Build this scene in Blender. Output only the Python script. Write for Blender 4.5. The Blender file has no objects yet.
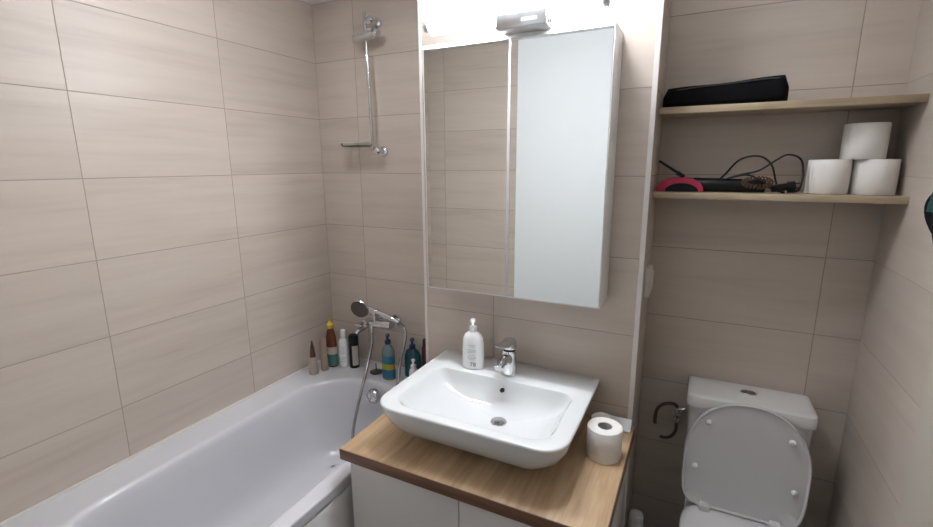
import bpy, bmesh, math, random
from mathutils import Vector, Matrix
random.seed(7)
PI = math.pi
SC = bpy.context.scene
COL = SC.collection
sin, cos = math.sin, math.cos

# ------------------------------------------------------------------ materials
def new_mat(name):
    m = bpy.data.materials.new(name); m.use_nodes = True
    nt = m.node_tree; b = nt.nodes['Principled BSDF']
    return m, nt, b

def mat(name, col, rough=.5, metal=0., trans=0., coat=0., spec=.5, emit=None, es=0., ior=1.45, bump=0., bscale=40., vary=0.):
    m, nt, b = new_mat(name)
    b.inputs['Base Color'].default_value = (*col, 1)
    b.inputs['Roughness'].default_value = rough
    b.inputs['Metallic'].default_value = metal
    b.inputs['Transmission Weight'].default_value = trans
    b.inputs['Coat Weight'].default_value = coat
    b.inputs['Coat Roughness'].default_value = .08
    b.inputs['Specular IOR Level'].default_value = spec
    b.inputs['IOR'].default_value = ior
    if emit:
        b.inputs['Emission Color'].default_value = (*emit, 1)
        b.inputs['Emission Strength'].default_value = es
    if bump or vary:
        tc = nt.nodes.new('ShaderNodeTexCoord')
        nz = nt.nodes.new('ShaderNodeTexNoise'); nz.inputs['Scale'].default_value = bscale; nz.inputs['Detail'].default_value = 4
        nt.links.new(tc.outputs['Object'], nz.inputs['Vector'])
        if bump:
            bp = nt.nodes.new('ShaderNodeBump'); bp.inputs['Strength'].default_value = bump; bp.inputs['Distance'].default_value = .002
            nt.links.new(nz.outputs['Fac'], bp.inputs['Height']); nt.links.new(bp.outputs['Normal'], b.inputs['Normal'])
        if vary:
            mx = nt.nodes.new('ShaderNodeMixRGB'); mx.inputs[1].default_value = (*[c*(1-vary) for c in col], 1)
            mx.inputs[2].default_value = (*[min(1, c*(1+vary)) for c in col], 1)
            nt.links.new(nz.outputs['Fac'], mx.inputs[0]); nt.links.new(mx.outputs[0], b.inputs['Base Color'])
    return m

def mth(nt, op, a, b=None, c=None):
    n = nt.nodes.new('ShaderNodeMath'); n.operation = op
    for i, v in enumerate((a, b, c)):
        if v is None: continue
        if isinstance(v, (int, float)): n.inputs[i].default_value = v
        else: nt.links.new(v, n.inputs[i])
    return n.outputs[0]

TW, TH, TZ = .603, .3, .2
def tile_mat(name, axis, u0, seed, grout=(.34, .28, .235), k=1.):
    """60 x 30 cm stone-look wall tiles laid in stack bond, streaked lengthwise"""
    m, nt, b = new_mat(name)
    g = nt.nodes.new('ShaderNodeNewGeometry'); s = nt.nodes.new('ShaderNodeSeparateXYZ')
    nt.links.new(g.outputs['Position'], s.inputs[0])
    U = s.outputs[axis]; V = s.outputs['Z']
    su = mth(nt, 'DIVIDE', mth(nt, 'SUBTRACT', U, u0), TW)
    sv = mth(nt, 'DIVIDE', mth(nt, 'SUBTRACT', V, TZ), TH)
    iu = mth(nt, 'ROUND', su); iv = mth(nt, 'ROUND', sv)
    du = mth(nt, 'MULTIPLY', mth(nt, 'ABSOLUTE', mth(nt, 'SUBTRACT', su, iu)), TW)
    dv = mth(nt, 'MULTIPLY', mth(nt, 'ABSOLUTE', mth(nt, 'SUBTRACT', sv, iv)), TH)
    d = mth(nt, 'MINIMUM', du, dv)
    mr = nt.nodes.new('ShaderNodeMapRange'); mr.interpolation_type = 'SMOOTHSTEP'
    mr.inputs['From Min'].default_value = .0008; mr.inputs['From Max'].default_value = .0024
    nt.links.new(d, mr.inputs['Value']); fac = mr.outputs[0]        # 0 grout, 1 tile
    fu = mth(nt, 'FLOOR', su); fv = mth(nt, 'FLOOR', sv)
    cid = nt.nodes.new('ShaderNodeCombineXYZ'); nt.links.new(fu, cid.inputs[0]); nt.links.new(fv, cid.inputs[1]); cid.inputs[2].default_value = seed
    wn = nt.nodes.new('ShaderNodeTexWhiteNoise'); wn.noise_dimensions = '3D'; nt.links.new(cid.outputs[0], wn.inputs['Vector'])
    off = mth(nt, 'MULTIPLY', wn.outputs['Value'], 37.)
    def streak(ku, kv, det, dist):
        c = nt.nodes.new('ShaderNodeCombineXYZ')
        nt.links.new(mth(nt, 'MULTIPLY', U, ku), c.inputs[0]); nt.links.new(mth(nt, 'MULTIPLY', V, kv), c.inputs[1]); nt.links.new(off, c.inputs[2])
        n = nt.nodes.new('ShaderNodeTexNoise'); n.inputs['Scale'].default_value = 1; n.inputs['Detail'].default_value = det
        n.inputs['Distortion'].default_value = dist; nt.links.new(c.outputs[0], n.inputs['Vector']); return n.outputs['Fac']
    n1 = streak(1.3, 15, 3, .25); n2 = streak(5, 70, 3, .15)
    mixn = mth(nt, 'ADD', mth(nt, 'MULTIPLY', n1, .78), mth(nt, 'MULTIPLY', n2, .22))
    cr = nt.nodes.new('ShaderNodeValToRGB'); e = cr.color_ramp.elements
    e[0].position = .24; e[0].color = (.468*k, .392*k, .337*k, 1)
    e[1].position = .78; e[1].color = (.602*k, .526*k, .462*k, 1)
    q = cr.color_ramp.elements.new(.46); q.color = (.545*k, .468*k, .404*k, 1)
    nt.links.new(mixn, cr.inputs[0])
    tint = nt.nodes.new('ShaderNodeMixRGB'); tint.blend_type = 'MULTIPLY'; tint.inputs[0].default_value = 1
    tv = mth(nt, 'ADD', mth(nt, 'MULTIPLY', wn.outputs['Value'], .08), .96)
    tc = nt.nodes.new('ShaderNodeCombineXYZ'); [nt.links.new(tv, tc.inputs[i]) for i in range(3)]
    nt.links.new(cr.outputs[0], tint.inputs[1]); nt.links.new(tc.outputs[0], tint.inputs[2])
    mx = nt.nodes.new('ShaderNodeMixRGB'); mx.inputs[1].default_value = (*grout, 1)
    nt.links.new(fac, mx.inputs[0]); nt.links.new(tint.outputs[0], mx.inputs[2]); nt.links.new(mx.outputs[0], b.inputs['Base Color'])
    rr = mth(nt, 'SUBTRACT', .85, mth(nt, 'MULTIPLY', fac, .47)); nt.links.new(rr, b.inputs['Roughness'])
    bp = nt.nodes.new('ShaderNodeBump'); bp.inputs['Strength'].default_value = .6; bp.inputs['Distance'].default_value = .0012
    hh = mth(nt, 'ADD', fac, mth(nt, 'MULTIPLY', n2, .12))
    nt.links.new(hh, bp.inputs['Height']); nt.links.new(bp.outputs['Normal'], b.inputs['Normal'])
    return m

def wood_mat(name, axis_long, c0, c1, c2, rough=.42):
    m, nt, b = new_mat(name)
    g = nt.nodes.new('ShaderNodeNewGeometry'); mp = nt.nodes.new('ShaderNodeMapping')
    sc = [26, 26, 26]; sc['XYZ'.index(axis_long)] = 2.0; mp.inputs['Scale'].default_value = sc
    nt.links.new(g.outputs['Position'], mp.inputs['Vector'])
    n = nt.nodes.new('ShaderNodeTexNoise'); n.inputs['Scale'].default_value = 1; n.inputs['Detail'].default_value = 5; n.inputs['Distortion'].default_value = .8
    nt.links.new(mp.outputs[0], n.inputs['Vector'])
    mp2 = nt.nodes.new('ShaderNodeMapping'); s2 = [150, 150, 150]; s2['XYZ'.index(axis_long)] = 8; mp2.inputs['Scale'].default_value = s2
    nt.links.new(g.outputs['Position'], mp2.inputs['Vector'])
    n2 = nt.nodes.new('ShaderNodeTexNoise'); n2.inputs['Scale'].default_value = 1; n2.inputs['Detail'].default_value = 2
    nt.links.new(mp2.outputs[0], n2.inputs['Vector'])
    f = mth(nt, 'ADD', mth(nt, 'MULTIPLY', n.outputs['Fac'], .72), mth(nt, 'MULTIPLY', n2.outputs['Fac'], .28))
    cr = nt.nodes.new('ShaderNodeValToRGB'); e = cr.color_ramp.elements
    e[0].position = .33; e[0].color = (*c0, 1); e[1].position = .66; e[1].color = (*c2, 1)
    q = cr.color_ramp.elements.new(.5); q.color = (*c1, 1)
    nt.links.new(f, cr.inputs[0]); nt.links.new(cr.outputs[0], b.inputs['Base Color'])
    b.inputs['Roughness'].default_value = rough
    bp = nt.nodes.new('ShaderNodeBump'); bp.inputs['Strength'].default_value = .15; bp.inputs['Distance'].default_value = .001
    nt.links.new(n2.outputs['Fac'], bp.inputs['Height']); nt.links.new(bp.outputs['Normal'], b.inputs['Normal'])
    return m

M = dict(
 tile_left=tile_mat('beige_tile_left', 'Y', 0., 1.), tile_back=tile_mat('beige_tile_back', 'X', .2772, 2.),
 tile_mid=tile_mat('beige_tile_mid', 'X', 1.229, 3.), tile_niche=tile_mat('beige_tile_niche', 'X', 2.428, 4.),
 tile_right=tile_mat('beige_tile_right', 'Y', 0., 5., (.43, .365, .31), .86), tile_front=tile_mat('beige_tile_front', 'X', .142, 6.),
 tile_floor=tile_mat('brown_floor_tile', 'X', .3, 7., (.06, .05, .045), .22),
 plaster=mat('white_plaster', (.84, .84, .84), .8, bump=.1, bscale=120),
 white_wall=mat('cool_white_paint', (.86, .89, .905), .6, bump=.05, bscale=90),
 greige=mat('greige_paint', (.50, .455, .395), .55, bump=.05, bscale=90),
 trimw=mat('white_plastic_profile', (.74, .70, .68), .35, vary=.03),
 seal=mat('silicone_seal', (.74, .70, .65), .45, vary=.05, bscale=12),
 acrylic=mat('white_acrylic', (.63, .625, .65), .18, coat=.3, bump=.02, bscale=3),
 panel=mat('white_bath_panel', (.72, .71, .70), .3),
 ceramic=mat('white_ceramic', (.66, .67, .67), .07, coat=.5),
 toiletw=mat('toilet_ceramic', (.72, .71, .70), .1, coat=.4),
 seatp=mat('white_seat_plastic', (.66, .645, .65), .22),
 padp=mat('pale_rubber', (.86, .85, .86), .45),
 lacq=mat('white_lacquer', (.71, .68, .65), .38, bump=.02, bscale=60),
 lacq_side=mat('white_lacquer_cabinet', (.80, .79, .80), .35),
 dark=mat('dark_void', (.02, .017, .015), .7),
 oak=wood_mat('oak_worktop', 'Y', (.33, .215, .118), (.43, .292, .168), (.52, .368, .225)),
 oak_edge=wood_mat('brown_worktop_edge', 'X', (.12, .055, .03), (.17, .082, .045), (.22, .11, .06)),
 shelf=wood_mat('pale_oak_shelf', 'X', (.33, .255, .165), (.40, .315, .21), (.47, .38, .265)),
 chrome=mat('chrome', (.66, .665, .68), .07, metal=1.),
 steel=mat('brushed_metal', (.62, .62, .63), .28, metal=1., bump=.05, bscale=300),
 hose=mat('metal_hose', (.44, .44, .45), .22, metal=1.),
 hosed=mat('dark_braided_hose', (.10, .07, .06), .4, metal=.5),
 mirror=mat('mirror_glass', (.86, .88, .87), .015, metal=1.),
 mirror_edge=mat('mirror_edge', (.80, .83, .83), .2),
 black=mat('black_plastic', (.007, .007, .008), .35, spec=.3),
 blackf=mat('black_fabric', (.006, .006, .007), .95, spec=.12, bump=.5, bscale=260, vary=.3),
 cord=mat('black_cord', (.012, .011, .011), .5),
 pink=mat('pink_plastic', (.45, .035, .085), .35),
 darkgrey=mat('dark_grey_plastic', (.05, .05, .05), .4),
 tan=mat('tan_brown_coil', (.09, .042, .028), .6, vary=.5, bscale=160),
 paper=mat('toilet_paper', (.78, .75, .71), .95, bump=.4, bscale=220),
 card=mat('grey_cardboard', (.48, .47, .44), .9, bump=.2, bscale=90),
 wcard=mat('white_card', (.82, .83, .85), .45),
 wplastic=mat('white_plastic', (.84, .84, .84), .3),
 label=mat('grey_print', (.42, .42, .43), .5),
 inkd=mat('dark_grey_print', (.16, .16, .17), .5),
 beigeb=mat('beige_tube', (.38, .31, .27), .4, vary=.08, bscale=30),
 taupe=mat('taupe_tube', (.36, .27, .21), .4, vary=.12, bscale=60),
 browncap=mat('dark_brown_cap', (.10, .035, .022), .35),
 amber=mat('amber_plastic', (.19, .05, .012), .2, trans=.25, coat=.3),
 yellow=mat('yellow_cap', (.58, .39, .03), .35),
 teal_label=mat('teal_label', (.07, .20, .17), .5), cream=mat('cream_label', (.50, .45, .40), .5),
 bluegel=mat('pale_blue_bottle', (.24, .34, .36), .2, trans=.3), bluelab=mat('blue_label', (.02, .15, .24), .4),
 yellab=mat('yellow_label', (.38, .34, .04), .4),
 navy=mat('navy_pump', (.012, .045, .12), .35), tealb=mat('dark_teal_bottle', (.008, .085, .105), .25, coat=.3),
 maroon=mat('dark_maroon_plastic', (.05, .012, .018), .35),
 glass=mat('clear_glass', (.93, .96, .95), .05, trans=1.),
 soapglass=mat('clear_glass_edge', (.80, .78, .77), .1, trans=.85),
 cap_grey=mat('grey_end_cap', (.46, .46, .47), .35),
 tube=mat('lamp_diffuser', (1, 1, 1), .5, emit=(.935, .975, 1.03), es=112.),
 dsteel=mat('dark_chrome', (.22, .21, .21), .2, metal=1.),
 spray=mat('dark_spray_face', (.09, .07, .06), .35),
 spot=mat('spot_diffuser', (1, 1, 1), .5, emit=(.94, .97, 1.02), es=62.),
 spot2=mat('dim_spot_diffuser', (1, 1, 1), .5, emit=(.94, .97, 1.02), es=42.),
 green=mat('dark_green_fabric', (.012, .055, .048), .85, bump=.6, bscale=180, vary=.5),
)

# ------------------------------------------------------------------ mesh helpers
def link(name, bm, material, parent=None, smooth=True, angle=35, loc=None, mats=None):
    me = bpy.data.meshes.new(name)
    bmesh.ops.recalc_face_normals(bm, faces=bm.faces)
    bm.to_mesh(me); bm.free()
    for x in (mats or [material]): me.materials.append(x)
    if smooth:
        for p in me.polygons: p.use_smooth = True
        me.set_sharp_from_angle(angle=math.radians(angle))
    o = bpy.data.objects.new(name, me); COL.objects.link(o)
    if parent: o.parent = parent
    if loc: o.location = loc
    return o

def box(bm, x0, x1, y0, y1, z0, z1, bev=0., seg=2, mi=0, mtx=None):
    mt = Matrix.Translation(((x0+x1)/2, (y0+y1)/2, (z0+z1)/2)) @ Matrix.Diagonal((abs(x1-x0), abs(y1-y0), abs(z1-z0), 1))
    if mtx: mt = mtx @ mt
    r = bmesh.ops.create_cube(bm, size=1, matrix=mt)
    vs = r['verts']; fs = list({f for v in vs for f in v.link_faces})
    for f in fs: f.material_index = mi
    if bev:
        es = list({e for v in vs for e in v.link_edges})
        bmesh.ops.bevel(bm, geom=es, offset=bev, segments=seg, affect='EDGES', profile=.5, clamp_overlap=True)
    return bm
def B(*a, **k):
    bm = bmesh.new(); box(bm, *a, **k); return bm

def loft(bm, loops, cap0=True, cap1=True, closed=True, mi=0):
    rings = [[bm.verts.new(p) for p in L] for L in loops]
    n = len(rings[0])
    for a, b in zip(rings, rings[1:]):
        for i in range(n if closed else n-1):
            j = (i+1) % n
            f = bm.faces.new((a[i], a[j], b[j], b[i])); f.material_index = mi
    if cap0: bm.faces.new(rings[0][::-1]).material_index = mi
    if cap1: bm.faces.new(rings[-1]).material_index = mi
    return rings

def rrect(x0, x1, y0, y1, z, r, n=8):
    """rounded rectangle loop; r = (r_x0y0, r_x1y0, r_x1y1, r_x0y1)"""
    if isinstance(r, (int, float)): r = (r,)*4
    P = []
    for (cx, cy, sx, sy, rr, a0) in ((x0, y0, 1, 1, r[0], PI), (x1, y0, -1, 1, r[1], 1.5*PI), (x1, y1, -1, -1, r[2], 0), (x0, y1, 1, -1, r[3], .5*PI)):
        for k in range(n+1):
            a = a0 + .5*PI*k/n
            P.append(Vector((cx+sx*rr+rr*cos(a), cy+sy*rr+rr*sin(a), z)))
    return P

def lathe(bm, prof, c=(0, 0, 0), n=28, sx=1., sy=1., mtx=None, cap0=True, cap1=True, mi=0):
    loops = []
    for r, z in prof:
        L = [Vector((r*sx*cos(2*PI*k/n), r*sy*sin(2*PI*k/n), z)) for k in range(n)]
        if mtx: L = [mtx @ v for v in L]
        loops.append([v+Vector(c) for v in L])
    loft(bm, loops, cap0, cap1, mi=mi); return bm

def cyl(bm, p0, p1, r, n=20, r1=None, bev=0., mi=0):
    p0, p1 = Vector(p0), Vector(p1); d = p1-p0; L = d.length
    q = d.to_track_quat('Z', 'Y').to_matrix().to_4x4()
    r1 = r if r1 is None else r1
    pr = [(r, 0), (r1, L)] if not bev else [(r-bev, 0), (r-bev*.3, bev*.3), (r, bev), (r1, L-bev), (r1-bev*.3, L-bev*.3), (r1-bev, L)]
    return lathe(bm, pr, p0, n, mtx=q, mi=mi)

def smooth_path(pts, per=8):
    P = [Vector(p) for p in pts]; P = [2*P[0]-P[1]]+P+[2*P[-1]-P[-2]]; out = []
    for i in range(1, len(P)-2):
        a, b, c, d = P[i-1:i+3]
        for k in range(per):
            t = k/per
            out.append(.5*((2*b)+(c-a)*t+(2*a-5*b+4*c-d)*t*t+(3*b-a-3*c+d)*t*t*t))
    out.append(P[-2]); return out

def sweep(bm, pts, r, n=10, per=8, ridge=0., mi=0):
    C = smooth_path(pts, per) if per else [Vector(p) for p in pts]
    up = Vector((0, 0, 1)); loops = []; prev = None
    for i, c in enumerate(C):
        t = (C[min(i+1, len(C)-1)]-C[max(i-1, 0)]).normalized()
        if prev is None:
            a = t.orthogonal().normalized()
        else:
            a = (prev - t*prev.dot(t)).normalized()
        prev = a; b = t.cross(a)
        rr = r if not callable(r) else r(i/(len(C)-1))
        if ridge: rr *= 1+ridge*(1 if i % 2 else -1)
        loops.append([c+a*rr*cos(2*PI*k/n)+b*rr*sin(2*PI*k/n) for k in range(n)])
    loft(bm, loops, mi=mi); return bm

def empty(name, loc, label, cat, group=None):
    o = bpy.data.objects.new(name, None); COL.objects.link(o); o.location = loc
    o.empty_display_size = .05
    return tag(o, label, cat, group)
def tag(o, label, cat, group=None, kind=None):
    if label: o['label'] = label
    if cat: o['category'] = cat
    if group: o['group'] = group
    if kind: o['kind'] = kind
    return o
def struct(name, bm, m, smooth=False):
    o = link(name, bm, m, smooth=smooth); o['kind'] = 'structure'; return o
class Thing:
    """parts are built in world coordinates and stored relative to the base empty"""
    def __init__(s, name, loc, label, cat, group=None):
        s.loc = Vector(loc); s.o = empty(name, loc, label, cat, group)
    def part(s, name, bm, m, parent=None, label=None, **k):
        bmesh.ops.translate(bm, verts=bm.verts, vec=-s.loc)
        o = link(name, bm, m, parent or s.o, **k)
        if label: o['label'] = label
        return o
def single(name, bm, m, base, label, cat, group=None, **k):
    bmesh.ops.translate(bm, verts=bm.verts, vec=-Vector(base))
    return tag(link(name, bm, m, loc=base, **k), label, cat, group)
def text_bm(s, size, loc, rot, depth=.0004):
    cu = bpy.data.curves.new('lettering', 'FONT'); cu.body = s; cu.size = size; cu.extrude = depth; cu.align_x = 'CENTER'; cu.align_y = 'CENTER'
    o = bpy.data.objects.new('lettering', cu); COL.objects.link(o)
    dg = bpy.context.evaluated_depsgraph_get(); me = bpy.data.meshes.new_from_object(o.evaluated_get(dg))
    bm = bmesh.new(); bm.from_mesh(me); bpy.data.objects.remove(o); bpy.data.curves.remove(cu); bpy.data.meshes.remove(me)
    bmesh.ops.transform(bm, verts=bm.verts, matrix=Matrix.Translation(loc) @ rot)
    return bm

# ------------------------------------------------------------------ the room
X1, X2, XR, YM, ZC, YF = .884, 1.826, 2.57, -.322, 2.6, -2.16
struct('floor', B(-.1, XR+.1, YF-.12, .1, -.1, 0), M['tile_floor'])
struct('ceiling', B(-.1, XR+.1, YF-.12, .1, ZC, ZC+.1), M['plaster'])
struct('wall_left', B(-.1, 0, YF, 0, 0, ZC), M['tile_left'])
struct('wall_back', B(-.1, X1, 0, .1, 0, ZC), M['tile_back'])
struct('wall_niche', B(X2, XR+.1, 0, .1, 0, ZC), M['tile_niche'])
mid = bmesh.new(); box(mid, X1, X2, YM, .1, 0, ZC)
struct('wall_middle', mid, M['tile_mid'])
struct('wall_right', B(XR, XR+.1, -.548, 0, 0, ZC), M['tile_right'])
struct('wall_right_painted', B(XR, XR+.1, YF, -.548, 0, ZC), M['greige'])
struct('wall_front', B(-.1, .745, YF-.1, YF, 0, ZC), M['tile_front'])
pw = bmesh.new(); box(pw, .745, 1.60, YF-.1, YF, 0, ZC); box(pw, 1.60, 2.50, YF-.1, YF, 2.1, ZC); box(pw, 2.50, XR+.1, YF-.1, YF, 0, ZC)
struct('wall_entrance', pw, M['white_wall'])
# door frame of the entrance the photographer stands in
df = bmesh.new(); box(df, 1.60, 1.635, YF-.11, YF+.012, 0, 2.1); box(df, 2.465, 2.50, YF-.11, YF+.012, 0, 2.1); box(df, 1.60, 2.50, YF-.11, YF+.012, 2.065, 2.1)
struct('door_1', df, M['lacq'])
# corner profiles of the projecting wall
struct('trim_1', B(X1-.004, X1+.010, YM-.003, YM+.010, .575, ZC, bev=.002), M['trimw'])
struct('trim_2', B(X2-.015, X2+.003, YM-.003, YM+.012, 0, ZC, bev=.002), M['trimw'])
# silicone seals where the bath meets the walls
s = bmesh.new(); box(s, 0, .008, YF, 0, .574, .584, bev=.003); box(s, 0, X1, -.008, 0, .574, .584, bev=.003)
struct('trim_3', s, M['seal'], smooth=True)

# ------------------------------------------------------------------ bathtub
TX1, TY0, RZ = .874, -1.80, .575
t = Thing('bathtub', (.437, -.9, 0), 'long white built-in bathtub along the left tiled wall', 'bathtub')
bm = bmesh.new()
loops = []
def outl(ins, z): return rrect(0.002+ins*0, TX1-ins, TY0+ins, -.002, z, .012)
def inl(ins, z, dr=0): return rrect(.172+ins, .800-ins, -1.66+ins*1.8, -.213-ins*.75, z, max(.05, .28-ins*.55-dr))
loops.append(outl(.012, .531)); loops.append(outl(.001, .531)); loops.append(outl(0, .533)); loops.append(outl(0, .537)); loops.append(outl(0, .565)); loops.append(outl(0, .570)); loops.append(outl(.0015, .5735)); loops.append(outl(.005, RZ)); loops.append(outl(.010, RZ)); loops.append(inl(-.020, RZ))
loops.append(inl(-.014, RZ)); loops.append(inl(-.006, RZ-.0015)); loops.append(inl(0, RZ-.006)); loops.append(inl(.006, RZ-.016)); loops.append(inl(.012, RZ-.035))
for ins, z in ((.022, .48), (.034, .38), (.050, .28), (.064, .225), (.085, .19), (.115, .172), (.16, .165)): loops.append(inl(ins, z))
loft(bm, loops, cap0=False, cap1=True)
t.part('tub', bm, M['acrylic'], angle=60)
t.part('apron_panel', B(.835, TX1-.0005, TY0+.004, -.33, .02, .522, bev=.0015), M['panel'])
t.part('shadow_gap', B(.80, TX1-.03, TY0+.01, -.01, .515, .531), M['dark'], label='dark filler for the shade under the rim')  # dark block painted in place of the shade between rim and panel
for yy in (-1.5, -.45):
    for xx in (.35, .6):
        pf = bmesh.new(); cyl(pf, (xx, yy, 0), (xx, yy, .165), .015); t.part('foot', pf, M['steel'])
# overflow rosette on the sloping end
mt = Matrix.Translation((.497, -.247, .513)) @ Matrix.Rotation(math.radians(78), 4, 'X')
bm = bmesh.new(); lathe(bm, [(.040, 0), (.042, .004), (.041, .012), (.036, .022), (.031, .027), (.029, .024), (.020, .026), (.001, .029)], (0, 0, 0), 36)
for k in range(3):
    a = k*2*PI/3; box(bm, .004, .030, -.003, .003, .022, .033, bev=.001, mtx=Matrix.Rotation(a, 4, 'Z'))
bmesh.ops.transform(bm, verts=bm.verts, matrix=mt)
t.part('overflow_knob', bm, M['chrome'])
mt = (.60, -.60, .166); bm = bmesh.new(); lathe(bm, [(.034, 0), (.034, .002), (.025, .004), (.001, .004)], mt, 32)
t.part('waste', bm, M['chrome'])
# tiled ledge that closes the bath at the entrance end
struct('wall_ledge', B(0, TX1, YF, TY0-.002, 0, RZ-.002), M['tile_front'])

# ------------------------------------------------------------------ vanity
CZ = .722
t = Thing('vanity_cabinet', (1.36, -.62, 0), 'white two-door vanity cabinet under the oak worktop', 'cabinet')
t.part('body', B(.915, X2-.003, -.905, YM-.003, .07, .678, bev=.001), M['lacq'])
t.part('plinth', B(.93, X2-.02, -.87, YM-.02, 0, .07), M['lacq'])
t.part('door', B(.913, 1.3665, -.925, -.907, .075, .674, bev=.0015), M['lacq'])
t.part('door', B(1.3695, X2-.001, -.925, -.907, .075, .674, bev=.0015), M['lacq'])
t = Thing('worktop', (1.36, -.62, .680), 'oak-look worktop with dark brown front edge on the vanity', 'worktop')
t.part('slab', B(.886, 1.838, -.944, YM-.002, CZ-.0425, CZ, bev=.001), M['oak'])
e = bmesh.new(); box(e, .884, 1.84, -.947, -.9442, CZ-.0425, CZ-.0005, bev=.0006); box(e, 1.8382, 1.841, -.9442, YM-.002, CZ-.0425, CZ-.0005)
t.part('edge_band', e, M['oak_edge'], label='dark brown edge band')
e = bmesh.new(); box(e, .8835, .8858, -.9442, YM-.002, CZ-.0425, CZ-.0005)
t.part('side_band', e, M['oak'])

# basin ------------------------------------------------------------
BX0, BX1, BY0, BY1, BZ = .995, 1.700, -.891, -.327, .905
t = Thing('washbasin', (1.35, -.6, CZ), 'large white rectangular countertop washbasin on the oak worktop', 'sink')
bm = bmesh.new()
def bo(ins, z, k=1.):
    L = rrect(BX0+ins*k, BX1-ins*k, BY0+ins, BY1-min(ins, .02)*.6, z, (.085, .085, .012, .012), n=10)
    for v in L:
        if v.y < -.6:
            u = (v.x-1.3475)/.3525; v.y -= .014*(1-u*u)
    return L
def bi(ins, z, f=0.):
    # f = 0 rim shape, 1 = around the drain
    L = rrect(1.053, 1.642, -.848, -.508, z, (.075, .075, .045, .045), n=10)
    c = Vector((1.385, -.628, z))
    for v in L:
        if v.y < -.6:
            u = (v.x-1.3475)/.3525; v.y -= .012*(1-u*u)*(1-f)
        w = v-c
        ang = math.atan2(w.y, w.x); rr = .031
        tgt = c+Vector((rr*cos(ang), rr*sin(ang), 0))
        v.xy = (v.lerp(tgt, ins)).xy
    return L
loops = []
for ins, z in ((.215, CZ+.0005), (.205, CZ+.0005), (.165, .731), (.125, .745), (.085, .766), (.050, .794), (.024, .829), (.008, .864), (.001, .893), (0, .899), (.002, .9035), (.006, BZ)): loops.append(bo(ins, z))
ZB = .792
for f, z in ((-.012, BZ), (0., BZ-.001), (.015, BZ-.005), (.035, BZ-.014), (.075, BZ-.032), (.13, BZ-.052), (.24, BZ-.074), (.40, BZ-.092), (.60, BZ-.104), (.80, BZ-.110), (.95, BZ-.1135), (1., BZ-.116)):
    loops.append(bi(f, z, max(0, f)))
loft(bm, loops, cap0=True, cap1=True)
t.part('bowl', bm, M['ceramic'], angle=70)
bm = bmesh.new(); lathe(bm, [(.030, 0), (.031, .004), (.029, .007), (.018, .0095), (.001, .010)], (1.385, -.628, BZ-.116), 32)
t.part('drain_plug', bm, M['chrome'], label='chrome drain plug')
mt = Matrix.Translation((1.361, -.5315, BZ-.0345)) @ Matrix.Rotation(math.radians(48), 4, 'X')
bm = bmesh.new(); lathe(bm, [(.0105, 0), (.0125, .001), (.0125, .0028), (.0095, .0032), (.0090, .0008), (.001, .0006)], n=24)
bmesh.ops.transform(bm, verts=bm.verts, matrix=mt)
ov = t.part('overflow_ring', bm, M['chrome'])
bm = bmesh.new(); lathe(bm, [(.0092, .0009), (.0092, .0022), (.001, .0022)], n=20); bmesh.ops.transform(bm, verts=bm.verts, matrix=mt)
t.part('overflow_hole', bm, M['dark'], label='black overflow opening')

# faucet -----------------------------------------------------------
fx, fy = 1.354, -.448
t = Thing('basin_faucet', (fx, fy, BZ), 'chrome single-lever faucet on the back deck of the washbasin', 'faucet')
bm = bmesh.new(); lathe(bm, [(.029, 0), (.030, .004), (.0285, .012), (.0275, .04), (.0255, .08), (.0245, .100)], (fx, fy, BZ+.0005), 32)
t.part('body', bm, M['chrome'])
bm = bmesh.new()
def sec(y, z, w, h):
    return [Vector((fx+w*cos(a)*(abs(cos(a))**-.35 if abs(cos(a)) > 1e-3 else 1), y, z+h*sin(a))) for a in [2*PI*k/16 for k in range(16)]]
loft(bm, [sec(fy-.010, BZ+.066, .019, .026), sec(fy-.035, BZ+.074, .018, .020), sec(fy-.065, BZ+.076, .017, .014), sec(fy-.092, BZ+.073, .0165, .011), sec(fy-.104, BZ+.070, .014, .008)])
sp = t.part('spout', bm, M['chrome'])
bm = bmesh.new(); cyl(bm, (fx, fy-.088, BZ+.068), (fx, fy-.090, BZ+.053), .012, bev=.002)
t.part('aerator', bm, M['steel'], parent=sp)
bm = bmesh.new(); cyl(bm, (fx, fy, BZ+.099), (fx, fy, BZ+.1085), .021); t.part('collar', bm, M['black'], label='black gap ring under the lever')
bm = bmesh.new()
lathe(bm, [(.024, .108), (.0265, .110), (.0265, .122), (.025, .136), (.019, .144), (.008, .148), (.001, .1485)], (fx, fy, BZ), 32)
P = [(.012, .134, .020, .010), (-.010, .134, .0225, .013), (-.040, .138, .022, .010), (-.070, .143, .0205, .0065), (-.088, .146, .018, .0045), (-.094, .147, .014, .003)]
loft(bm, [sec(fy+a, BZ+z, w, h) for a, z, w, h in P])
t.part('lever', bm, M['chrome'])
t.o.scale = (1.16, 1.12, 1.04)

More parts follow.
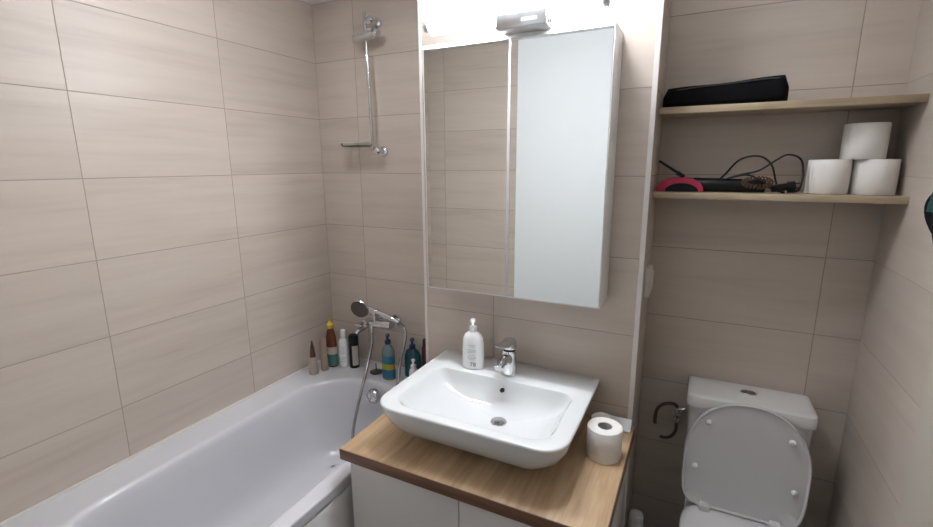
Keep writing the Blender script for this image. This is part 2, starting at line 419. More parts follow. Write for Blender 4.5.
# soap bottle on basin ---------------------------------------------
sx_, sy_ = 1.196, -.456
RZ20 = Matrix.Rotation(math.radians(14), 4, 'Z')
def pump_head(c, s=1., direction=(-1, 0), h=.0):
    """collar, stem and beaked nozzle standing on point c"""
    c = Vector(c); bm = bmesh.new(); d = Vector((*direction, 0)).normalized()
    lathe(bm, [(.0125*s, 0), (.013*s, .002*s), (.0125*s, .014*s), (.008*s, .017*s)], c, 20)
    cyl(bm, c+Vector((0, 0, .016*s)), c+Vector((0, 0, .032*s+h)), .0042*s, 12)
    lathe(bm, [(.0075*s, 0), (.009*s, .002*s), (.0095*s, .009*s), (.006*s, .0125*s), (.001, .013*s)], c+Vector((0, 0, .030*s+h)), 18)
    a = c+Vector((0, 0, .038*s+h)); sweep(bm, [a, a+d*.018*s+Vector((0, 0, .001*s)), a+d*.030*s-Vector((0, 0, .002*s)), a+d*.036*s-Vector((0, 0, .009*s))], lambda q: (.0055-.002*q)*s, 10, 5)
    return bm
t = Thing('soap_dispenser', (sx_, sy_, BZ), 'white pump soap bottle standing on the washbasin left of the faucet', 'soap bottle')
bm = bmesh.new(); lathe(bm, [(.034, 0), (.0375, .004), (.0385, .02), (.0385, .06), (.037, .10), (.0345, .125), (.029, .140), (.020, .150), (.013, .1545), (.0125, .160)], (0, 0, 0), 40, sx=1.12, sy=.70)
bmesh.ops.transform(bm, verts=bm.verts, matrix=Matrix.Translation((sx_, sy_, BZ+.0005)) @ RZ20)
bd = t.part('bottle', bm, M['wplastic'])
t.part('pump', pump_head((sx_, sy_, BZ+.1585), 1.15, (.45, -1)), M['wplastic'])
# print on the front face of the bottle
R0 = RZ20 @ Matrix.Rotation(PI/2, 4, 'X')
fd = Vector((0, -.0275, 0)); fd.rotate(RZ20)
t.part('lettering', text_bm('78', .024, Vector((sx_+.004, sy_, BZ+.024))+fd, R0), M['inkd'], parent=bd, label='grey printed number on the bottle', smooth=False)
bm = bmesh.new()
for k, (w, zz) in enumerate(((.034, .105), (.022, .098), (.034, .086), (.030, .080), (.034, .074), (.026, .064), (.034, .056), (.034, .050), (.020, .044))):
    box(bm, -w/2, w/2, -.0003, .0003, zz-.0009, zz+.0009, mtx=Matrix.Translation(Vector((sx_, sy_, BZ))+fd*.99) @ RZ20)
t.part('print_lines', bm, M['label'], parent=bd, smooth=False)
t.o.scale = (1.08, 1.05, 1.04)

# toilet paper -----------------------------------------------------
def roll_parts(t, c, r=.058, h=.103, flap=False):
    c = Vector(c); n = 44; bm = bmesh.new()
    pr = [(.0255, 0), (r-.0015, 0), (r, .0015), (r+.0006, h*.5), (r, h-.0015), (r-.0015, h), (.0255, h), (.0255, 0)]
    lathe(bm, pr, c, n, cap0=False, cap1=False)
    t.part('paper', bm, M['paper'], angle=50)
    bm = bmesh.new(); lathe(bm, [(.0252, .0005), (.0252, h-.001), (.0238, h-.001), (.0238, .0005), (.0252, .0005)], c, n, cap0=False, cap1=False)
    t.part('core', bm, M['card'], label='grey cardboard core')
t = Thing('toilet_paper_roll', (1.762, -.556, CZ), 'toilet paper roll standing on the oak worktop right of the washbasin', 'toilet paper')
roll_parts(t, (1.762, -.556, CZ+.0005), .0600, .114)
bm = bmesh.new()
ang = [math.radians(a) for a in range(80, 151, 7)]
top = [Vector((1.762+.0610*cos(a), -.556+.0610*sin(a), CZ+.112)) for a in ang]
Ls = []
for k, v in enumerate(top):
    q = k/(len(top)-1); out = Vector((cos(ang[k]), sin(ang[k]), 0))
    Ls.append([v-Vector((0, 0, .05)), v, v+out*.002+Vector((0, 0, .012+.008*sin(q*3)))])
g = [[bm.verts.new(p) for p in L] for L in Ls]
for a, b in zip(g, g[1:]):
    for i in range(2): bm.faces.new((a[i], b[i], b[i+1], a[i+1]))
bmesh.ops.solidify(bm, geom=bm.faces[:], thickness=.0006)
t.part('loose_sheet', bm, M['paper'])
single('carton', B(-.043, .043, -.026, .026, -.003, .003, bev=.0006, mtx=Matrix.Translation((1.786, -.352, CZ+.019)) @ Matrix.Rotation(math.radians(38), 4, 'X')), M['wcard'], (1.785, -.331, CZ),
       'small flat white carton leaning at the wall behind the worktop roll', 'carton')

# ------------------------------------------------------------------ mirror cabinet
CX0, CX1, CY, C0, C1 = .990, 1.705, -.472, 1.236, 2.186
t = Thing('mirror_cabinet', ((CX0+CX1)/2, YM, C0), 'white wall cabinet with two mirrored doors above the washbasin', 'mirror cabinet')
t.part('body', B(CX0+.001, CX1, CY+.018, YM-.0005, C0, C1, bev=.001), M['lacq_side'])
XM = 1.3465
for a, b in ((CX0, XM-.001), (XM+.001, CX1)):
    d = t.part('door', B(a, b, CY+.002, CY+.0172, C0-.001, C1+.001, bev=.0008), M['lacq_side'])
    t.part('mirror_pane', B(a+.004, b-.004, CY, CY+.0025, C0+.004, C1-.012, bev=.0006, seg=1), M['mirror'], parent=d, smooth=False)
# lamp on top
LY, LZ = -.512, 2.240
t = Thing('mirror_lamp', (1.36, YM, 2.19), 'glowing tube lamp with chrome bracket above the mirror cabinet', 'lamp')
bm = bmesh.new(); cyl(bm, (1.050, LY, LZ+.004), (1.668, LY, LZ-.004), .019, 24, bev=.003)
t.part('tube', bm, M['tube'])
for a, b in ((1.030, 1.049), (1.669, 1.688)):
    bm = bmesh.new(); cyl(bm, (a, LY, LZ), (b, LY, LZ), .021, 24, bev=.003); t.part('end_cap', bm, M['cap_grey'])
t.part('housing', B(1.036, 1.682, LY+.0225, LY+.036, LZ-.026, LZ+.030, bev=.003), M['wplastic'])  # unseen back plate, added to keep the tube's light off the wall
bm = bmesh.new(); box(bm, 1.325, 1.500, LY-.034, LY-.0215, C1+.002, LZ-.006, bev=.003); box(bm, 1.325, 1.500, LY-.026, LY+.06, C1+.0015, C1+.012, bev=.002)
t.part('bracket', bm, M['steel'])
t.part('wall_arm', B(1.385, 1.445, LY+.05, YM-.0005, C1+.008, LZ-.030, bev=.003), M['steel'])
t.part('badge', B(1.415, 1.470, LY-.0352, LY-.0338, C1+.016, C1+.028), M['wplastic'], label='small white maker plate')
bm = bmesh.new()
for q in (1.505, 1.514):
    cyl(bm, (q, LY-.028, C1+.002), (q, LY-.028, LZ+.004), .0035, 10)
t.part('clip', bm, M['chrome'])

# flush ceiling lamps just above the picture
for x, y, rr, lab in ((1.54, -.62, .085, 'round white flush ceiling lamp in front of the mirror cabinet'), (.60, -.80, .07, 'round white flush ceiling lamp above the bathtub')):
    t = Thing('ceiling_lamp', (x, y, ZC), lab, 'lamp', 'flush ceiling lamps')
    bm = bmesh.new(); lathe(bm, [(rr+.012, -.0005), (rr+.012, -.012), (rr+.006, -.016), (rr, -.014), (rr, -.0005), (rr+.012, -.0005)], (x, y, ZC), 36, cap0=False, cap1=False); t.part('ring', bm, M['chrome'])
    bm = bmesh.new(); lathe(bm, [(rr-.0005, -.002), (rr-.0005, -.022), (rr-.008, -.025), (.001, -.0255)], (x, y, ZC), 36); t.part('diffuser', bm, M['spot'] if x > 1 else M['spot2'])

# ------------------------------------------------------------------ shower rail on end wall
rx, ry = .412, -.062
t = Thing('shower_rail', (.412, 0, 1.80), 'vertical chrome shower rail with sliding holder on the end wall', 'shower rail')
bm = bmesh.new(); cyl(bm, (.420, ry, 1.80), (.402, ry, 2.495), .0085, 16, bev=.002); t.part('pole', bm, M['chrome'])
for z, xx in ((1.815, .446), (2.452, .436)):
    bm = bmesh.new(); lathe(bm, [(.001, 0), (.026, .0), (.027, .004), (.024, .012), (.014, .018), (.012, .05), (.018, .056), (.019, .070), (.012, .076), (.001, .077)], n=28)
    bmesh.ops.transform(bm, verts=bm.verts, matrix=Matrix.Translation((xx, -.0005, z)) @ Matrix.Rotation(PI/2, 4, 'X'))
    cyl(bm, (xx, ry, z), (.420-(z-1.8)*.0259, ry, z), .011, 16)
    t.part('wall_mount', bm, M['chrome'])
bm = bmesh.new(); cyl(bm, (.338, ry-.012, 2.372), (.460, ry-.012, 2.382), .0195, 24, bev=.005)
sl = t.part('slider', bm, M['steel'])
bm = bmesh.new(); cyl(bm, (.463, ry-.012, 2.392), (.490, ry-.012, 2.378), .022, 20, bev=.004); box(bm, .448, .478, ry-.05, ry-.012, 2.388, 2.402, bev=.003)
t.part('holder', bm, M['chrome'], parent=sl)
t = Thing('soap_dish', (.33, -.075, 1.85), 'clear glass soap dish clipped low on the shower rail', 'soap dish')
bm = bmesh.new(); L1 = []
for ins, z in ((.018, 1.838), (.006, 1.842), (0, 1.860), (.004, 1.860), (.010, 1.846), (.022, 1.843)):
    L1.append(rrect(.235+ins, .40-ins, -.125+ins, -.012-ins, z, .03, 6))
loft(bm, L1); t.part('dish', bm, M['glass'])
bm = bmesh.new(); L1 = [rrect(.233+i, .402-i, -.127+i, -.010-i, z, .031, 6) for i, z in ((0, 1.858), (0, 1.862), (.004, 1.862), (.004, 1.858), (0, 1.858))]
loft(bm, L1, cap0=False, cap1=False); t.part('rim', bm, M['steel'])

# bath mixer -------------------------------------------------------
mz = .876
t = Thing('bath_mixer', (.40, 0, mz), 'chrome bath mixer with hand shower resting on it on the end wall', 'bath mixer')
bm = bmesh.new(); cyl(bm, (.335, -.075, mz-.022), (.505, -.075, mz-.008), .027, 24, bev=.004); t.part('body', bm, M['chrome'])
for xx, zz in ((.36, mz-.018), (.485, mz-.008)):
    bm = bmesh.new(); lathe(bm, [(.001, 0), (.034, 0), (.036, .004), (.032, .014), (.018, .020), (.018, .06)], n=28)
    bmesh.ops.transform(bm, verts=bm.verts, matrix=Matrix.Translation((xx, -.0005, zz)) @ Matrix.Rotation(PI/2, 4, 'X'))
    t.part('wall_rosette', bm, M['chrome'])
bm = bmesh.new(); cyl(bm, (.350, -.078, mz-.020), (.338, -.118, mz-.012), .024, 24, bev=.004)
box(bm, .300, .350, -.150, -.112, mz-.022, mz-.010, bev=.004)
t.part('lever', bm, M['chrome'])
bm = bmesh.new(); sweep(bm, [(.345, -.085, mz-.030), (.335, -.115, mz-.044), (.325, -.150, mz-.052), (.322, -.162, mz-.066)], .0135, 16, 6)
t.part('spout', bm, M['chrome'])
bm = bmesh.new(); cyl(bm, (.378, -.092, mz-.030), (.380, -.096, mz-.070), .011, 16, bev=.002); t.part('diverter_outlet', bm, M['chrome'])
bm = bmesh.new(); cyl(bm, (.400, -.080, mz-.005), (.404, -.100, mz+.050), .016, 16, bev=.003); cyl(bm, (.385, -.100, mz+.062), (.425, -.100, mz+.056), .022, 20, bev=.003)
t.part('cradle', bm, M['chrome'])
t = Thing('hand_shower', (.40, -.11, mz+.04), 'round-headed chrome hand shower resting on the bath mixer', 'hand shower')
bm = bmesh.new(); sweep(bm, [(.325, -.100, mz+.082), (.36, -.100, mz+.074), (.41, -.100, mz+.065), (.466, -.100, mz+.053), (.52, -.098, mz+.036), (.565, -.095, mz+.017)], lambda q: .0175-.0045*q, 16, 5)
t.part('handle', bm, M['chrome'])
bm = bmesh.new(); lathe(bm, [(.001, 0), (.018, .001), (.040, .010), (.052, .022), (.055, .031), (.052, .036)], n=36)
hm = Matrix.Translation((.318, -.096, mz+.080)) @ Vector((.20, -.95, -.24)).to_track_quat('Z', 'Y').to_matrix().to_4x4()
bmesh.ops.transform(bm, verts=bm.verts, matrix=hm); hd = t.part('shower_head', bm, M['chrome'])
bm = bmesh.new(); lathe(bm, [(.0515, .0362), (.0515, .0375), (.001, .038)], n=36)
for q in range(3):
    for k in range(6+q*6):
        a = 2*PI*k/(6+q*6); r = .012+.015*q
        lathe(bm, [(.0016, .0375), (.0012, .0395)], (r*cos(a), r*sin(a), 0), 6)
bmesh.ops.transform(bm, verts=bm.verts, matrix=hm); t.part('spray_face', bm, M['spray'], parent=hd, label='dark spray face')
hp = [(.380, -.096, mz-.070), (.385, -.110, .74), (.390, -.150, .665), (.408, -.205, .605), (.425, -.270, .530), (.434, -.325, .445), (.440, -.37, .350), (.47, -.41, .27), (.51, -.43, .215), (.56, -.43, .205), (.60, -.40, .25), (.62, -.33, .38), (.625, -.27, .50), (.625, -.205, .60), (.610, -.165, .67), (.612, -.125, .76), (.612, -.100, .825), (.600, -.095, mz-.004), (.565, -.095, mz+.017)]
bm = bmesh.new(); sweep(bm, hp, .0085, 10, 20, ridge=.07); t.part('hose', bm, M['hose'], label='ribbed metal hose')

# ------------------------------------------------------------------ bottles on the bath rim
Z = RZ+.0008
def spot(name, x, y, label, cat='bottle'): return Thing(name, (x, y, RZ), label, cat)
t = spot('cone_tube', .096, -.280, 'beige cone bottle with dark brown tip, leftmost on bath rim')
bm = bmesh.new(); lathe(bm, [(.025, 0), (.0265, .003), (.026, .04), (.021, .09), (.0175, .102)], (.096, -.280, Z), 28); t.part('body', bm, M['beigeb'])
bm = bmesh.new(); lathe(bm, [(.0172, .102), (.0165, .110), (.010, .160), (.0035, .196), (.001, .199)], (.096, -.280, Z), 24); t.part('cap', bm, M['browncap'])
t = spot('squeeze_tube', .118, -.216, 'taupe tapered squeeze tube, second from the left on bath rim', 'tube')
bm = bmesh.new()
lathe(bm, [(.020, 0), (.021, .002), (.021, .024), (.0195, .026)], (.118, -.216, Z), 24); t.part('cap', bm, M['taupe'])
bm = bmesh.new(); L = []
for q in range(8):
    f = q/7; L.append([Vector((.118+(.0215+.0012*f)*cos(a), -.216+(.0205*(1-f)**.8+.0008)*sin(a), Z+.026+.172*f)) for a in [2*PI*k/24 for k in range(24)]])
loft(bm, L); t.part('body', bm, M['taupe'])
t = spot('amber_bottle', .118, -.150, 'amber bottle with yellow cap and teal label in the bath corner')
bm = bmesh.new(); lathe(bm, [(.032, 0), (.0345, .004), (.0355, .05), (.0355, .12), (.033, .175), (.027, .205), (.020, .226), (.018, .236)], (.118, -.150, Z), 32, sy=.75); b0 = t.part('body', bm, M['amber'])
bm = bmesh.new(); lathe(bm, [(.0352, .010), (.0356, .05), (.0356, .078)], (.118, -.150, Z), 32, sx=1.02, sy=.78, cap0=False, cap1=False); t.part('lower_label', bm, M['teal_label'], parent=b0)
bm = bmesh.new(); lathe(bm, [(.0357, .080), (.0357, .105), (.0357, .125)], (.118, -.150, Z), 32, sx=1.02, sy=.79, cap0=False, cap1=False)
t.part('upper_label', bm, M['cream'], parent=b0)
bm = bmesh.new(); lathe(bm, [(.020, .236), (.0215, .239), (.021, .258), (.013, .266), (.006, .278), (.0045, .300), (.001, .302)], (.118, -.150, Z), 24); t.part('cap', bm, M['yellow'])
t = spot('lotion_bottle', .181, -.116, 'slim white bottle with white cap in the bath corner')
bm = bmesh.new(); lathe(bm, [(.026, 0), (.0285, .003), (.0285, .14), (.026, .158), (.015, .172), (.014, .176)], (.181, -.116, Z), 30); b0 = t.part('body', bm, M['wplastic'])
bm = bmesh.new(); lathe(bm, [(.015, .172), (.0158, .176), (.015, .205), (.0145, .220), (.012, .223), (.001, .224)], (.181, -.116, Z), 24); t.part('cap', bm, M['wplastic'])
bm = bmesh.new()
for zz, w in ((.125, 26), (.112, 20), (.095, 26), (.085, 24), (.060, 26), (.050, 18), (.035, 24)):
    c = [Vector((.181+.0288*cos(a), -.116+.0288*sin(a), 0)) for a in [math.radians(-62-w+2*w*k/8) for k in range(9)]]
    lo = [bm.verts.new((p.x, p.y, Z+zz-.0012)) for p in c]; hi = [bm.verts.new((p.x, p.y, Z+zz+.0012)) for p in c]
    for k in range(8): bm.faces.new((lo[k], lo[k+1], hi[k+1], hi[k]))
t.part('print_lines', bm, M['label'], parent=b0)
t = spot('spray_can', .247, -.104, 'black cylindrical can with grey label panel on bath rim', 'can')
bm = bmesh.new(); lathe(bm, [(.027, 0), (.0285, .002), (.0285, .145), (.027, .150)], (.247, -.104, Z), 30); b0 = t.part('body', bm, M['black'])
bm = bmesh.new(); lathe(bm, [(.028, .151), (.0288, .153), (.0288, .190), (.026, .198), (.001, .200)], (.247, -.104, Z), 30); t.part('cap', bm, M['black'])
bm = bmesh.new(); c = [math.radians(-72+75*k/12) for k in range(13)]
lo = [bm.verts.new((.247+.0289*cos(a), -.104+.0289*sin(a), Z+.018)) for a in c]; hi = [bm.verts.new((.247+.0289*cos(a), -.104+.0289*sin(a), Z+.138)) for a in c]
for k in range(12): bm.faces.new((lo[k], lo[k+1], hi[k+1], hi[k]))
t.part('side_label', bm, M['cream'], parent=b0)
t = spot('bath_plug', .412, -.115, 'round dark bath plug with upright stem on bath rim', 'bath plug')
bm = bmesh.new(); lathe(bm, [(.026, 0), (.036, .003), (.037, .007), (.030, .010), (.008, .014), (.001, .014)], (.412, -.115, Z), 32); t.part('disc', bm, M['darkgrey'])
bm = bmesh.new(); lathe(bm, [(.005, .012), (.0035, .02), (.003, .048), (.0045, .052), (.001, .055)], (.412, -.115, Z), 14); t.part('stem', bm, M['darkgrey'])
# blue gel bottle
t = spot('gel_bottle', .520, -.140, 'pale blue pump bottle with blue and yellow label on bath rim', 'pump bottle')
bm = bmesh.new(); lathe(bm, [(.036, 0), (.039, .004), (.039, .13), (.037, .165), (.030, .185), (.016, .198), (.013, .202), (.013, .206)], (.520, -.140, Z), 34, sy=.72); b0 = t.part('body', bm, M['bluegel'])
bm = bmesh.new(); lathe(bm, [(.0394, .012), (.0394, .060)], (.520, -.140, Z), 34, sx=1.01, sy=.74, cap0=False, cap1=False); t.part('blue_label', bm, M['bluelab'], parent=b0)
bm = bmesh.new(); lathe(bm, [(.0396, .061), (.0396, .092)], (.520, -.140, Z), 34, sx=1.01, sy=.74, cap0=False, cap1=False); t.part('yellow_band', bm, M['yellab'], parent=b0)
bm = bmesh.new(); lathe(bm, [(.0394, .093), (.0394, .14)], (.520, -.140, Z), 34, sx=1.01, sy=.74, cap0=False, cap1=False); t.part('blue_label', bm, M['bluelab'], parent=b0)
t.part('pump', pump_head((.520, -.140, Z+.205), 1.35, (.6, -1)), M['navy'])
# teal bottle
t = spot('shampoo_bottle', .616, -.056, 'dark teal round-shouldered pump bottle on bath rim', 'pump bottle')
bm = bmesh.new(); lathe(bm, [(.045, 0), (.050, .005), (.051, .08), (.049, .12), (.039, .150), (.020, .164), (.014, .168)], (.626, -.058, Z), 34, sy=.72); t.part('body', bm, M['tealb'])
t.part('pump', pump_head((.626, -.058, Z+.166), 1.4, (.6, -1)), M['navy'])
t = spot('small_dispenser', .694, -.155, 'small white pump bottle in front of the dark teal bottle', 'pump bottle')
bm = bmesh.new(); lathe(bm, [(.021, 0), (.0235, .003), (.0235, .075), (.020, .092), (.012, .100), (.011, .104)], (.694, -.155, Z), 28); t.part('body', bm, M['wplastic'])
t.part('pump', pump_head((.694, -.155, Z+.103), 1.15, (.6, -1)), M['wplastic'])
t = spot('dark_bottle', .698, -.030, 'dark maroon bottle by the wall corner, rightmost on bath rim')
bm = bmesh.new(); lathe(bm, [(.022, 0), (.024, .004), (.024, .17), (.020, .182), (.018, .184)], (.698, -.030, Z), 26); t.part('body', bm, M['maroon'])
bm = bmesh.new(); lathe(bm, [(.0185, .184), (.019, .186), (.018, .222), (.001, .224)], (.698, -.030, Z), 24); t.part('cap', bm, M['maroon'])

# ------------------------------------------------------------------ niche shelves
for k, (z, lab) in enumerate(((1.943, 'upper oak-look shelf across the niche, carrying the black pouch'), (1.640, 'lower oak-look shelf across the niche, carrying toilet rolls'))):
    single('shelf', B(X2+.0035, XR-.001, -.209, -.001, z-.023, z, bev=.0008), M['shelf'], (2.2, -.1, z-.023), lab, 'shelf', 'niche shelves')
S1, S2 = 1.9435, 1.6405
# pouch
bm = bmesh.new(); L = []
N = 20
for q in range(25):
    f = q/24; x = 1.8335+f*.394
    end = min(1, (min(f, 1-f)/.04))**.5 if min(f, 1-f) < .04 else 1
    hz = (.0355+.0105*f)*(.6+.4*end)+.0008*sin(f*9); wy = (.052)*(.4+.6*end)+.002*sin(f*13+1)
    ring = []
    for k in range(N):
        a = 2*PI*k/N; ca, sa = cos(a), sin(a)
        yy = wy*(abs(ca)**.6)*(1 if ca > 0 else -1); zz = hz*(abs(sa)**.6)*(1 if sa > 0 else -1)
        zz += .0005*sin(f*11+k)*(sa > .1)
        ring.append(Vector((x, -.105+yy-.012*f, S1+hz+zz+.0008)))
    m_ = min(v.z for v in ring)
    for v in ring: v.z -= (m_-S1-.0008)
    L.append(ring)
loft(bm, L)
t = Thing('zip_pouch', (2.03, -.105, S1), 'long black fabric pouch lying on the upper niche shelf', 'pouch')
t.part('case', bm, M['blackf'], angle=70)
bm = bmesh.new(); sweep(bm, [(1.845, -.150, S1+.058), (1.93, -.156, S1+.068), (2.06, -.160, S1+.074), (2.17, -.164, S1+.080), (2.215, -.155, S1+.078)], .0022, 6, 5)
t.part('zipper', bm, M['darkgrey'])
# hair styler with cord
t = Thing('hot_air_styler', (2.0, -.14, S2), 'black hair styler with pink handle end on the lower niche shelf', 'hair styler')
bm = bmesh.new(); cyl(bm, (1.960, -.140, S2+.0265), (2.195, -.130, S2+.0245), .0255, 24, bev=.004, r1=.023); t.part('barrel', bm, M['black'])
# pink arched shell, an arch open below over a dark core
bm = bmesh.new(); L = []
for (ro) in (0,):
    A = [math.radians(180-180*k/20) for k in range(21)]
    outer = [Vector((1.917+.084*cos(a)*abs(cos(a))**-.25, 0, .001+.052*sin(a))) for a in A]; inner = [Vector((1.925+.058*cos(a), 0, .001+.031*sin(a))) for a in A]
    for yy in (-.172, -.166, -.118, -.112):
        sc = 1 if yy in (-.166, -.118) else .97
        L.append([Vector((1.917+(v.x-1.917)*sc, yy, S2+v.z*sc)) for v in outer]+[Vector((v.x, yy, S2+v.z)) for v in inner[::-1]])
loft(bm, L); t.part('handle_shell', bm, M['pink'], label='pink handle shell')
bm = bmesh.new(); L = [[Vector((1.925+.0575*cos(a), yy, S2+.001+.0305*sin(a))) for a in A] for yy in (-.168, -.116)]; loft(bm, L)
t.part('handle_core', bm, M['black'])
bm = bmesh.new(); box(bm, -.055, .055, -.004, .004, -.005, .005, bev=.002, mtx=Matrix.Translation((1.884, -.135, S2+.084)) @ Matrix.Rotation(math.radians(33), 4, 'Y'))
box(bm, -.002, .03, -.007, .007, -.0075, .0075, bev=.003, mtx=Matrix.Translation((1.905, -.135, S2+.070)) @ Matrix.Rotation(math.radians(33), 4, 'Y'))
t.part('clamp_arm', bm, M['black'])
bm = bmesh.new()
sweep(bm, [(2.195, -.130, S2+.020), (2.215, -.125, S2+.018), (2.16, -.10, S2+.030), (2.05, -.07, S2+.025), (2.075, -.10, S2+.075), (2.11, -.135, S2+.118), (2.165, -.14, S2+.128), (2.205, -.13, S2+.100), (2.225, -.12, S2+.045), (2.235, -.13, S2+.006)], .0034, 8, 10)
sweep(bm, [(2.235, -.13, S2+.006), (2.25, -.15, S2+.005), (2.24, -.17, S2+.006), (2.20, -.165, S2+.03), (2.14, -.155, S2+.062), (2.09, -.15, S2+.055), (2.07, -.15, S2+.048)], .0034, 8, 10)
sweep(bm, [(2.07, -.15, S2+.048), (2.11, -.14, S2+.062), (2.17, -.135, S2+.078), (2.215, -.14, S2+.112), (2.25, -.14, S2+.132), (2.288, -.14, S2+.116), (2.300, -.14, S2+.07), (2.296, -.15, S2+.022), (2.285, -.152, S2+.008), (2.26, -.15, S2+.006)], .0034, 8, 10)
cd = t.part('cord', bm, M['cord'])
bm = bmesh.new(); cyl(bm, (2.215, -.165, S2+.012), (2.262, -.160, S2+.020), .0125, 14, bev=.003); cyl(bm, (2.262, -.160, S2+.020), (2.285, -.158, S2+.022), .017, 16, bev=.002)
bmesh.ops.translate(bm, verts=bm.verts, vec=(-.005, 0, .004))
for dz in (-.008, .008): cyl(bm, (2.278, -.158, S2+.027+dz), (2.292, -.158, S2+.028+dz), .0022, 8)
t.part('plug', bm, M['black'])
bm = bmesh.new()
c0 = []
for k in range(150):
    a = k/150*2*PI; th = a*22
    R, r = .030, .0075
    c0.append(((2.165+(R*1.35+r*cos(th))*cos(a)), -.185+.3*(R+r*cos(th))*sin(a), S2+.0375+(R*.55)*sin(a)*.9+r*sin(th)))
sweep(bm, c0, .0022, 6, 0)
single('hair_tie', bm, M['tan'], (2.165, -.185, S2), 'coiled tan and brown hair tie against the styler cord', 'hair tie')
# rolls on the shelf
for (x, y, z, lab) in ((2.376, -.108, S2, 'toilet roll on the lower shelf, beside the plug, bottom left of three'),
                       (2.500, -.106, S2, 'toilet roll on the lower shelf, bottom right of three by wall'),
                       (2.462, -.100, S2+.1145, 'toilet roll on top of the two others on lower shelf')):
    t = Thing('toilet_paper_roll', (x, y, z), lab, 'toilet paper', 'toilet rolls stacked on the lower shelf')
    roll_parts(t, (x, y, z+.0005), .0600, .1135)

# switch on niche side wall
t = Thing('wall_switch', (X2, -.17, 1.29), 'small white electrical box on the side wall of the toilet niche', 'switch')
bm = B(X2+.0005, X2+.018, -.205, -.125, 1.225, 1.345, bev=.003); t.part('housing', bm, M['trimw'])
bm = B(X2+.018, X2+.025, -.19, -.14, 1.255, 1.325, bev=.002); t.part('rocker', bm, M['trimw'])

# ------------------------------------------------------------------ toilet
cx = 2.232
t = Thing('toilet', (cx, -.35, 0), 'white close-coupled toilet with raised lid in the niche', 'toilet')
bm = bmesh.new(); L = []
for z, w, y0 in ((.376, .165, -.150), (.41, .183, -.158), (.55, .195, -.170), (.70, .206, -.182), (.797, .209, -.187)):
    L.append(rrect(cx-w, cx+w, y0, -.012, z, .035, 6))
loft(bm, L); t.part('tank', bm, M['toiletw'])
bm = bmesh.new(); L = []
for ins, z in ((.006, .799), (.001, .801), (0, .806), (0, .838), (.002, .845), (.007, .8485), (.02, .850)):
    L.append(rrect(cx-.217+ins, cx+.213-ins, -.200+ins, -.004-ins*.4, z, (.028, .028, .006, .006), 6))
loft(bm, L); ld = t.part('tank_lid', bm, M['toiletw'])
bm = bmesh.new(); lathe(bm, [(.030, .849), (.030, .852), (.027, .854), (.025, .853), (.001, .853)], (cx, -.085, 0), 32, sx=1., sy=.72); fb = t.part('flush_ring', bm, M['chrome'], parent=ld)
for sgn in (-1, 1):
    bm = bmesh.new(); P = []
    A = [math.radians(-90+180*k/14) for k in range(15)]
    for z, q in ((.853, 1), (.8555, 1), (.8565, .85)): P.append([Vector((cx+sgn*(.0015+.0225*q*cos(a)), -.085+.0158*q*sin(a), z)) for a in A])
    loft(bm, P); t.part('flush_button', bm, M['dsteel'], parent=ld)
# pan
def oval(z, w, yb, yf, wb=None):
    L = []; yc = yb-.20 if yb-yf > .3 else (yb+yf)/2
    for k in range(48):
        a = 2*PI*k/48; ca, sa = cos(a), sin(a)
        if sa > 0: y = yc+(yb-yc)*abs(sa)**.45; x = w*(1 if ca > 0 else -1)*abs(ca)**.55
        else: y = yc-(yc-yf)*abs(sa); x = w*ca
        L.append(Vector((cx+x, y, z)))
    return L
bm = bmesh.new()
loft(bm, [oval(0, .115, -.02, -.50), oval(.02, .112, -.02, -.495), oval(.15, .115, -.02, -.50), oval(.24, .145, -.02, -.56), oval(.32, .180, -.03, -.62), oval(.365, .188, -.03, -.64), oval(.375, .186, -.03, -.638),
          oval(.375, .135, -.22, -.60), oval(.34, .125, -.23, -.59), oval(.26, .09, -.28, -.52), oval(.21, .05, -.32, -.44)])
t.part('bowl', bm, M['toiletw'], angle=60)
bm = bmesh.new()
loft(bm, [oval(.379, .196, -.225, -.655), oval(.378, .200, -.220, -.660), oval(.392, .202, -.218, -.661), oval(.400, .197, -.223, -.655), oval(.401, .180, -.245, -.63), oval(.398, .125, -.33, -.575), oval(.379, .120, -.335, -.57), oval(.379, .196, -.225, -.655)], cap0=False, cap1=False)
t.part('seat', bm, M['seatp'], angle=60)
# raised lid leaning on the tank
LH, LW = .462, .209
def lidloop(ins, d):
    L = []; yc = .215
    for k in range(64):
        a = 2*PI*k/64; ca, sa = cos(a), sin(a); sg = 1 if ca > 0 else -1; W = LW-ins
        if sa > 0: x = W*sg*abs(ca)**.88; y = yc+(LH-yc-ins)*abs(sa)**.94
        else: x = W*(1-.05*abs(sa))*sg*abs(ca)**.16; y = yc-(yc-ins)*abs(sa)**.34
        L.append(Vector((x, d, y)))
    return L
bm = bmesh.new()
loft(bm, [lidloop(.03, .018), lidloop(.008, .016), lidloop(0, .008), lidloop(0, -.003), lidloop(.0025, -.006), lidloop(.007, -.0055), lidloop(.010, -.001), lidloop(.05, 0.0005)])
LM = Matrix.Translation((cx, -.238, .404)) @ Matrix.Rotation(math.radians(-1.), 4, 'X')
bmesh.ops.transform(bm, verts=bm.verts, matrix=LM)
ld = t.part('lid', bm, M['seatp'], angle=50)
for px, pz in ((-.134, .363), (-.165, .167), (.137, .351), (.164, .155)):
    bm = bmesh.new(); lathe(bm, [(.0105, 0), (.0105, .007), (.009, .011), (.005, .0135), (.001, .014)], n=20)
    bmesh.ops.transform(bm, verts=bm.verts, matrix=LM @ Matrix.Translation((px, .0005, pz)) @ Matrix.Rotation(PI/2, 4, 'X'))
    t.part('buffer', bm, M['padp'], parent=ld)
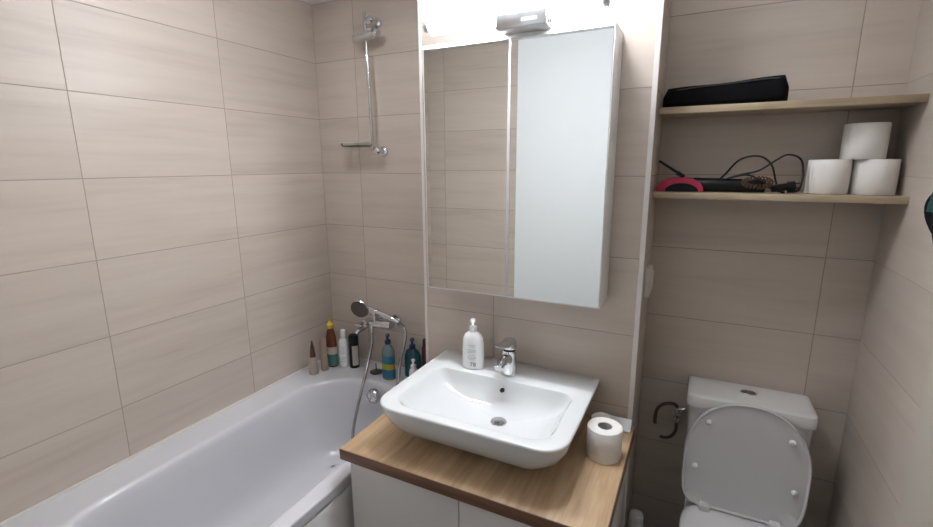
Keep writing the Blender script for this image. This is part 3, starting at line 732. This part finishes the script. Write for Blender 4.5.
for px in (-.118, .118):
    bm = bmesh.new(); box(bm, cx+px-.018, cx+px+.018, -.268, -.218, .384, .424, bev=.006)
    cyl(bm, (cx+px-.026, -.238, .405), (cx+px+.026, -.238, .405), .009, 14, bev=.002); t.part('hinge', bm, M['seatp'])
# water valve and hose
t = Thing('water_valve', (2.0, 0, .68), 'small chrome valve on dark curved hose left of the toilet tank', 'valve')
bm = bmesh.new(); lathe(bm, [(.001, 0), (.018, 0), (.018, .004), (.008, .008), (.008, .05)], n=20)
bmesh.ops.transform(bm, verts=bm.verts, matrix=Matrix.Translation((1.985, -.0005, .655)) @ Matrix.Rotation(PI/2, 4, 'X'))
cyl(bm, (1.985, -.045, .635), (1.985, -.045, .705), .0095, 14, bev=.002); cyl(bm, (1.985, -.045, .700), (2.018, -.05, .708), .009, 14, bev=.002)
t.part('body', bm, M['chrome'])
bm = bmesh.new(); cyl(bm, (1.987, -.056, .668), (1.989, -.078, .668), .015, 8, bev=.003); t.part('handle', bm, M['chrome'])
bm = bmesh.new(); sweep(bm, [(1.985, -.045, .705), (1.970, -.048, .720), (1.935, -.052, .716), (1.907, -.055, .690), (1.899, -.055, .650), (1.900, -.055, .615)], .0075, 10, 8)
sweep(bm, [(1.985, -.045, .636), (1.985, -.048, .600), (1.972, -.05, .570), (1.950, -.052, .556), (1.925, -.05, .553)], .0065, 10, 8)
t.part('hose', bm, M['hosed'], label='dark curved hose')
# container on the floor
t = Thing('brush_holder', (1.862, -.20, 0), 'pale round-topped container on the floor beside the vanity', 'container')
bm = bmesh.new(); lathe(bm, [(.030, 0), (.0315, .004), (.0315, .20), (.030, .205)], (1.864, -.20, .0005), 28); t.part('holder', bm, M['wplastic'])
bm = bmesh.new(); lathe(bm, [(.030, .206), (.030, .235), (.026, .248), (.014, .256), (.001, .258)], (1.864, -.20, 0), 28); t.part('lid', bm, M['wplastic'])

# hanging towel at right edge
t = Thing('hanging_towel', (2.57, -.635, 1.70), 'dark black and green cloth hanging on the right wall at picture edge', 'towel')
bm = bmesh.new(); L = []
for q in range(15):
    f = q/14; z = 1.70-.185*f
    wy = .016+.105*sin(PI*min(1, f*1.15)**.7)*(1 if f < .87 else .75); wx = .012+.026*sin(PI*min(f*1.05, 1)**.8)
    L.append([Vector((2.532+(wx+.005*sin(5*a+f*6))*cos(a), -.616+(wy+.006*sin(7*a+f*4))*sin(a), z)) for a in [2*PI*k/40 for k in range(40)]])
loft(bm, L); t.part('cloth', bm, M['blackf'])
bm = bmesh.new(); L = []
for q in range(9):
    f = q/8; z = 1.70-.075*f
    L.append([Vector((2.508+(.014+.004*sin(6*a+f*5))*cos(a), -.602+(.028+.02*f+.004*sin(5*a))*sin(a), z)) for a in [2*PI*k/30 for k in range(30)]])
loft(bm, L); t.part('green_fold', bm, M['green'], label='dark green fold')
bm = bmesh.new(); cyl(bm, (2.5695, -.616, 1.705), (2.54, -.616, 1.705), .006, 12); cyl(bm, (2.5695, -.616, 1.705), (2.566, -.616, 1.705), .02, 20); cyl(bm, (2.54, -.616, 1.705), (2.532, -.628, 1.717), .008, 12)
t.part('hook', bm, M['chrome'])

# ------------------------------------------------------------------ light, world, camera
w = bpy.data.worlds.new('world'); SC.world = w; w.use_nodes = True
w.node_tree.nodes['Background'].inputs[0].default_value = (.78, .86, 1, 1)
w.node_tree.nodes['Background'].inputs[1].default_value = .0

cam = bpy.data.cameras.new('camera'); co = bpy.data.objects.new('camera', cam); COL.objects.link(co)
cam.sensor_width = 36; cam.lens = 465.35/933*36; cam.clip_start = .02
yaw, pit, rol = -.4642, -.2089, -.0045
f = Vector((sin(yaw)*cos(pit), cos(yaw)*cos(pit), sin(pit))); r = Vector((cos(yaw), -sin(yaw), 0)); u = r.cross(f)
r2 = cos(rol)*r+sin(rol)*u; u2 = -sin(rol)*r+cos(rol)*u
co.matrix_world = Matrix(((r2.x, u2.x, -f.x, 1.9939), (r2.y, u2.y, -f.y, -2.1089), (r2.z, u2.z, -f.z, 1.7428), (0, 0, 0, 1)))
SC.camera = co
vs = SC.view_settings; vs.view_transform = 'Standard'; vs.look = 'None'; vs.exposure = .80; vs.gamma = 1; vs.use_curve_mapping = False
